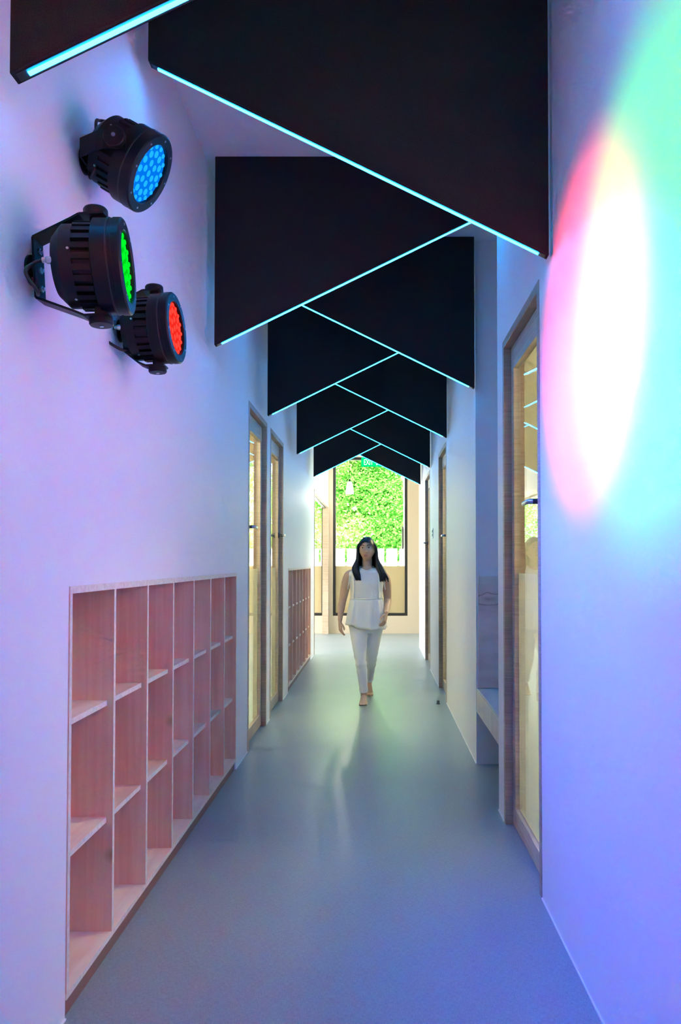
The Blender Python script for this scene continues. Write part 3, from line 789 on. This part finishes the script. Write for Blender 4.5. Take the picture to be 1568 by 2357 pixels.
# head
HC = Vector((-.101, PY - .012, 1.462))
TILT = Matrix.Translation(HC) @ Matrix.Rotation(math.radians(-6), 4, 'X') @ Matrix.Rotation(math.radians(-8), 4, 'Z')
def g(a, s): return math.exp(-(a / s) ** 2)
def headp(th, ph):
    """th 0 (top)..pi, ph angle, -y is the face"""
    z = math.cos(th); s = math.sin(th); x = s * math.sin(ph); y = -s * math.cos(ph)
    X, Y, Z = x * .076, y * .094, z * .116
    if z < 0:
        k = 1 - .40 * (-z) ** 1.6; X *= k
        Y = Y * (1 - .22 * (-z) ** 2) - .010 * (-z)
    if y < 0:
        f = -y
        Y += .010 * f * g(Z - .012, .018) * (g(X - .033, .017) + g(X + .033, .017))       # eye sockets
        Y -= .004 * f * g(Z - .035, .012) * g(X, .05)                                      # brow
        Y -= .005 * f * g(Z + .025, .02) * (g(X - .04, .02) + g(X + .04, .02))             # cheeks
        Y -= .010 * f * g(Z + .066, .011) * g(X, .022)                                     # mouth
        Y -= .010 * f * g(Z + .100, .014) * g(X, .022)                                     # chin
    return TILT @ Vector((X, Y, Z))
NT, NP = 40, 48
body.loft([[headp(.02 + (PI - .04) * i / NT, 2 * PI * j / NP) for j in range(NP)] for i in range(NT + 1)])
nose = [(0, -.088, .018, .008), (0, -.096, .0, .009), (0, -.106, -.022, .012), (0, -.100, -.034, .010)]
body.tube([TILT @ Vector(p[:3]) for p in nose], [p[3] for p in nose], 12)
for sx in (-1, 1):
    body.tube([TILT @ Vector((sx * .009, -.096, -.030)), TILT @ Vector((sx * .014, -.090, -.031))], [.008, .006], 10)
    ear = [(sx * .072, .004, .018), (sx * .080, .010, .022), (sx * .082, .012, .0), (sx * .077, .004, -.022), (sx * .071, .0, -.030)]
    body.tube([TILT @ Vector(p) for p in ear], [.008, .011, .011, .009, .006], 10, flat=(.6, (1, 0, 0)))

def hand(wrist, d, nrm, thumb, L=.165, curl=.35):
    """d: along the fingers, nrm: palm side, thumb: towards the thumb side"""
    wrist = Vector(wrist); d = Vector(d).normalized(); nrm = Vector(nrm); nrm = (nrm - d * nrm.dot(d)).normalized(); t = d.cross(nrm).normalized()
    if t.dot(Vector(thumb)) < 0: t = -t
    rings = []
    for s_, w, h in ((-.01, .021, .018), (.012, .026, .017), (.035, .035, .016), (.062, .039, .014), (.080, .037, .012), (.086, .033, .009)):
        c = wrist + d * s_
        rings.append([c + t * (w * math.cos(2 * PI * j / 16)) + nrm * (h * math.sin(2 * PI * j / 16)) for j in range(16)])
    body.loft(rings)
    for k, (off, ln) in enumerate(((.031, .066), (.0108, .075), (-.0105, .070), (-.031, .054))):
        p = wrist + d * .076 + t * off; dd = d + t * off * 4.0; dd.normalize(); pts = [p]
        ang = .12 + .05 * k
        for seg, fr in enumerate((.46, .31, .23)):
            ang += curl * (.5 if seg == 0 else 1.0)
            p = p + (dd * math.cos(ang) + nrm * math.sin(ang)) * ln * fr; pts.append(p)
        body.tube(pts, [.0088, .0080, .0073, .0058], 10)
    p = wrist + d * .022 + t * .022
    q1 = p + (d * .6 + t * .7 + nrm * .35).normalized() * .034; q2 = q1 + (d * .9 + t * .25 + nrm * .3).normalized() * .028; q3 = q2 + (d + nrm * .2).normalized() * .020
    body.tube([p, q1, q2, q3], [.014, .0105, .0095, .007], 10)

def limb(pts, n=20, m=5):
    sp = spline(pts, m); body.tube([p[:3] for p in sp], [p[3] for p in sp], n)
# her right arm (left in the picture): hanging, slightly away from the body
limb([(-.205, PY + .005, 1.225, .045), (-.268, PY + .008, 1.215, .050), (-.297, PY + .012, 1.165, .048), (-.318, PY + .02, 1.08, .045), (-.340, PY + .03, .965, .037), (-.352, PY + .012, .90, .036), (-.361, PY - .012, .81, .025), (-.363, PY - .02, .775, .022)])
hand((-.363, PY - .022, .768), (.06, -.12, -1), (.75, .25, 0), (.35, -1, 0), curl=.30)
# her left arm (right in the picture): swinging forward
limb([(-.005, PY + .005, 1.22, .045), (.055, PY + .008, 1.21, .050), (.082, PY + .02, 1.16, .048), (.093, PY + .045, 1.08, .044), (.100, PY + .06, .985, .037), (.098, PY + .015, .93, .035), (.088, PY - .085, .872, .025), (.084, PY - .115, .855, .022)])
hand((.083, PY - .122, .850), (-.20, -.42, -1), (-.85, .30, 0), (-.4, -1, .1), curl=.38)
# legs
LR = [(-.185, PY, .80, .088), (-.182, PY - .03, .70, .084), (-.172, PY - .10, .55, .066), (-.164, PY - .145, .43, .052), (-.150, PY - .14, .33, .051), (-.138, PY - .125, .20, .039), (-.130, PY - .115, .105, .030), (-.130, PY - .11, .06, .031)]
LL = [(-.032, PY, .80, .088), (-.036, PY + .01, .70, .084), (-.046, PY + .035, .55, .066), (-.055, PY + .05, .43, .052), (-.064, PY + .14, .345, .050), (-.075, PY + .26, .235, .038), (-.082, PY + .335, .150, .030), (-.084, PY + .365, .115, .031)]
def slim(L): return [p[:3] + (p[3] - (.012 if p[2] > .13 else 0),) for p in L]
limb(slim(LR)); limb(slim(LL))
def foot(heel, ball, toe, up, width=.040, toes=True):
    heel, ball, toe = Vector(heel), Vector(ball), Vector(toe)
    d = (ball - heel).normalized(); side = d.cross(Vector((0, 0, 1))).normalized(); upv = side.cross(d).normalized()
    rings = []
    L = (ball - heel).length
    for s_, w, h, zo in ((-.16, .016, .018, .022), (-.08, .026, .028, .028), (.1, .029, .036, .036), (.35, .029, .038, .040), (.6, .033, .028, .029), (.85, .039, .019, .019), (1.0, .040, .014, .014), (1.08, .036, .010, .011)):
        c = heel + d * L * s_ + upv * zo
        rings.append([c + side * (w * math.cos(2 * PI * j / 20)) + upv * (h * math.sin(2 * PI * j / 20)) for j in range(20)])
    body.loft(rings)
    dt = (toe - ball).normalized()
    for k, (o_, r_, l_) in enumerate(((-.030, .0115, .046), (-.011, .0085, .044), (.005, .0080, .040), (.019, .0075, .034), (.032, .0070, .027))):
        o2 = o_ * up
        p = ball + side * o2 + upv * .012
        body.tube([p, p + dt * l_ * .6 + Vector((0, 0, .004)), p + dt * l_ - Vector((0, 0, .003))], [r_, r_ * 1.02, r_ * .8], 10)
foot((-.131, PY - .095, .004), (-.133, PY - .235, .0), (-.134, PY - .30, .0), -1)
foot((-.085, PY + .395, .085), (-.083, PY + .275, .006), (-.083, PY + .215, .0), 1)
remesh(body, 'body', M['skin'], person, .0034, 2)

# face details
for sx in (-1, 1):
    e = TILT @ Vector((sx * .031, -.0735, .010))
    R = Matrix.Translation(e) @ TILT.to_3x3().to_4x4() @ Matrix.Diagonal((1.25, .8, .62, 1))
    ey = MB().lathe([(.0118 * math.sin(PI * i / 10) + 1e-5, .0118 * math.cos(PI * i / 10)) for i in range(11)], 16, R @ Matrix.Rotation(PI / 2, 4, 'X')).build('eye', M['eyew'], person, smooth=True)
    q = TILT @ Vector((sx * .031, -.0815, .010))
    MB().lathe([(.0052, -.002), (.0052, .001), (.002, .0022)], 14, Matrix.Translation(q) @ TILT.to_3x3().to_4x4() @ Matrix.Rotation(PI / 2, 4, 'X')).build('iris', M['iris'], ey, smooth=True)
    bp = [TILT @ Vector((sx * x, y, z)) for x, y, z in ((.014, -.0905, .030), (.028, -.0895, .036), (.042, -.0820, .035), (.052, -.0725, .029))]
    MB().tube(bp, [.0028, .0036, .0030, .0012], 8).build('eyebrow', M['brow'], person, smooth=True)
    lp = [TILT @ Vector((sx * x, y, z)) for x, y, z in ((.016, -.0855, .014), (.030, -.0870, .0185), (.044, -.0780, .014))]
    MB().tube(lp, [.0014, .0018, .0012], 6).build('eyelid_line', M['brow'], person, smooth=True)
for nm, zc, bow, th in (('upper_lip', -.0605, .002, .0042), ('lower_lip', -.0685, -.003, .0050)):
    pts = [TILT @ Vector((x, -.0985 + 9 * x * x, zc + bow * (1 - (x / .022) ** 2))) for x in [(-.022 + .0055 * k) for k in range(9)]]
    MB().tube(pts, [.0012, th * .7, th, th, th * .95, th, th, th * .7, .0012], 10).build(nm, M['lips'], person, smooth=True)

# hair: a cap over the skull and long locks falling over both shoulders
hair = MB()
cap = []
for i in range(15):
    ring = []
    for j in range(40):
        ph = 2 * PI * j / 40
        front = max(0.0, math.cos(ph))                        # 1 at the forehead
        thmax = 1.95 - 1.00 * front ** 1.2
        th = .02 + thmax * i / 14
        z = math.cos(th); s = math.sin(th)
        part = .004 * g(s * math.sin(ph), .05)
        ring.append(TILT @ Vector((s * math.sin(ph) * .0895, -s * math.cos(ph) * .108 + .003, z * .130 - part + (0 if z > 0 else z * .01))))
    cap.append(ring)
hair.loft(cap, cap=False, capstart=True)
rnd = random.Random(11)
def lock(pts, r, n=7):
    sp = spline([tuple(p) + (0,) for p in pts], 5)
    m = len(sp)
    hair.tube([q[:3] for q in sp], [r * (.55 + .75 * min(1, 3 * i / m)) * (1.0 if i < m * .72 else max(.10, 1 - (i - m * .72) / (m * .30))) for i in range(m)], n)
for k in range(70):                                           # image-left side, in front of the shoulder
    u = rnd.random(); v = rnd.random(); a = rnd.uniform(-1, 1)
    r0 = TILT @ Vector((-.012 - .02 * u, -.055 + .10 * v, .116 - .02 * u - .03 * v))
    r1 = TILT @ Vector((-.080 - .006 * u, -.045 + .075 * v, .035))
    r2 = Vector((-.186 - .014 * u, PY - .045 + .08 * v, 1.375))
    r3 = Vector((-.196 - .030 * u + .012 * a, PY - .085 + .09 * v, 1.29))
    r4 = Vector((-.178 - .040 * u + .008 * a, PY - .122 + .03 * v, 1.225))
    r5 = Vector((-.158 - .045 * u, PY - .128 + .02 * v, 1.165 + .02 * rnd.random()))
    lock([r0, r1, r2, r3, r4, r5], .0085)
for k in range(80):                                           # image-right side, wider spread
    u = rnd.random(); v = rnd.random(); a = rnd.uniform(-1, 1)
    r0 = TILT @ Vector((.0 + .03 * u, -.055 + .10 * v, .118 - .02 * u - .03 * v))
    r1 = TILT @ Vector((.081 + .006 * u, -.030 + .065 * v, .030))
    r2 = Vector((-.018 + .020 * u, PY - .035 + .08 * v, 1.375))
    r3 = Vector((-.005 + .048 * u + .010 * a, PY - .075 + .10 * v, 1.29))
    r4 = Vector((.018 + .060 * u + .010 * a, PY - .105 + .06 * v, 1.225))
    r5 = Vector((.015 + .072 * u + (.022 if u > .9 else 0), PY - .112 + .05 * v, 1.150 + .035 * rnd.random()))
    lock([r0, r1, r2, r3, r4, r5], .0085)
for k in range(60):                                           # back of the head
    a = rnd.uniform(-1.25, 1.25); u = rnd.random()
    sx = math.sin(a); cy = math.cos(a)
    r0 = TILT @ Vector((.03 * sx, .02, .117)); r1 = TILT @ Vector((.083 * sx, .035 + .066 * cy, .03))
    r2 = Vector((CX + .094 * sx, PY + .035 + .070 * cy, 1.37)); r3 = Vector((CX + .12 * sx, PY + .045 + .075 * cy, 1.26)); r4 = Vector((CX + .12 * sx, PY + .05 + .07 * cy, 1.14 + .03 * u))
    lock([r0, r1, r2, r3, r4], .0095)
ho = hair.build('hair', M['hair'], person, smooth=True)

# blouse
top = MB()
rows = [(-.103, PY + .008, 1.302, .066, .060), (-.103, PY + .006, 1.286, .092, .070), (-.104, PY + .004, 1.268, .142, .084), (-.105, PY, 1.240, .176, .098), (-.105, PY, 1.19, .174, .112), (-.105, PY - .004, 1.13, .166, .124),
        (-.106, PY - .002, 1.06, .158, .116), (-.107, PY, .985, .156, .112)]
rows = spline(rows, 4)
def dip(ring):
    for q in ring:
        if q.y < PY + .01 and q.z > 1.24: q.z -= .042 * g(q.x + .103, .062) * min(1, (q.z - 1.24) / .05); q.y -= .008 * g(q.x + .103, .07)
    return ring
top.loft([dip(ell(x, y, z, a, b, 72, 2.4)) for x, y, z, a, b in rows], cap=False)
tb = top.build('blouse', M['blouse'], person, smooth=True)
sm = tb.modifiers.new('thick', 'SOLIDIFY'); sm.thickness = .003
pep = MB(); rings = []
for i in range(13):
    u = i / 12; z = .988 - u * .245
    a = .157 + .042 * u ** .8; b_ = .113 + .034 * u ** .8
    ring = ell(-.107 - .004 * u, PY - .008 * u, z, a, b_, 120, 2.4, .012 + .030 * u * (1 - .35 * u), 13, .4)
    for j, q in enumerate(ring):
        t = 2 * PI * j / 120
        q.z += -.050 * u * (.5 + .5 * math.cos(t - .5 * PI + PI - .35)) * (1 if True else 0) + .030 * u * g(q.x + .25, .09) - .006 * u * math.sin(9 * t)
    rings.append(ring)
pep.loft(rings, cap=False)
pp = pep.build('peplum', M['blouse'], tb, smooth=True)
sm = pp.modifiers.new('thick', 'SOLIDIFY'); sm.thickness = .002
MB().loft([ell(-.107, PY, .996, .159, .1145, 72, 2.4), ell(-.107, PY, .990, .1625, .118, 72, 2.4), ell(-.107, PY, .984, .159, .1145, 72, 2.4)], cap=False).build('waist_seam', M['trim'], tb, smooth=True)
MB().loft([dip(ell(-.103, PY + .008, 1.306, .064, .058, 48)), dip(ell(-.103, PY + .008, 1.304, .069, .063, 48)), dip(ell(-.103, PY + .007, 1.296, .076, .068, 48))], cap=False).build('neckband', M['trim'], tb, smooth=True)
def surf(x, z, r=rows):
    """front surface of the blouse at x, z"""
    for p, q in zip(r, r[1:]):
        if q[2] <= z <= p[2]:
            k = (p[2] - z) / (p[2] - q[2] + 1e-9); cx, cy, a, b_ = [p[i] + (q[i] - p[i]) * k for i in (0, 1, 3, 4)]
            w = max(0, 1 - abs((x - cx) / a) ** 2.4) ** (1 / 2.4)
            return cy - b_ * w
    return PY - .11
for x0 in (-.228, .016):                                      # pleated lace strips on both sides of the front
    vs, fs = [], []
    N = 26
    for i in range(N):
        z = 1.255 - (1.255 - .99) * i / (N - 1); xx = x0 * 1.0 + (.0 if x0 > 0 else 0)
        for k, off in enumerate((-.011, 0, .011)):
            x = xx + off; vs.append((x, surf(x, z) - (.003 if k != 1 else .010 + .002 * math.sin(i * 2.2)), z))
    for i in range(N - 1):
        for k in range(2): a = i * 3 + k; fs.append((a, a + 1, a + 4, a + 3))
    t_ = mk('lace_strip', vs, fs, M['trim'], tb, smooth=True)
    t_.modifiers.new('thick', 'SOLIDIFY').thickness = .002
for sx in (-1, 1):                                            # gathered edge round each armhole
    n_ = 44; rr = []
    for i in range(n_ + 1):
        t = 2 * PI * i / n_
        rr.append((-.105 + sx * (.168 - .012 * math.cos(t)), PY + .004 + math.sin(t) * .082, 1.170 + math.cos(t) * .080 - .012))
    MB().tube(rr, .0062, 8, cap=False).build('armhole_ruffle', M['blouse'], tb, smooth=True)

# trousers
pt = MB()
pt.loft([ell(x, y, z, a, b, 32) for x, y, z, a, b in spline([(-.110, PY, .66, .120, .085), (-.110, PY, .70, .165, .108), (-.110, PY, .78, .176, .120), (-.110, PY, .88, .160, .112), (-.110, PY, .95, .142, .102)], 4)])
def leg(L, k0, stop):
    sp = spline(L[:stop], 8); n = len(sp)
    rad = []
    for i, p in enumerate(sp):
        u = i / n
        rad.append(p[3] + .006 - .006 * g(u - .62, .2) + .0035 * math.sin(i * 1.15 + k0) * (g(u - .58, .14) + 1.1 * g(u - .97, .10)) + .002 * u)
    pt.tube([p[:3] for p in sp], rad, 24)
leg(LR, .3, 7); leg(LL, 1.4, 7)
remesh(pt, 'trousers', M['pants'], person, .006, 3)
for nm, L in (('a', LR), ('b', LL)):
    p, q = Vector(L[6][:3]), Vector(L[5][:3]); d = (q - p).normalized()
    MB().tube([p - d * .004, p + d * .004, p + d * .020, p + d * .026], [.0385, .0415, .0418, .0390], 24, cap=False).build('trouser_cuff', M['pants'], person, smooth=True)
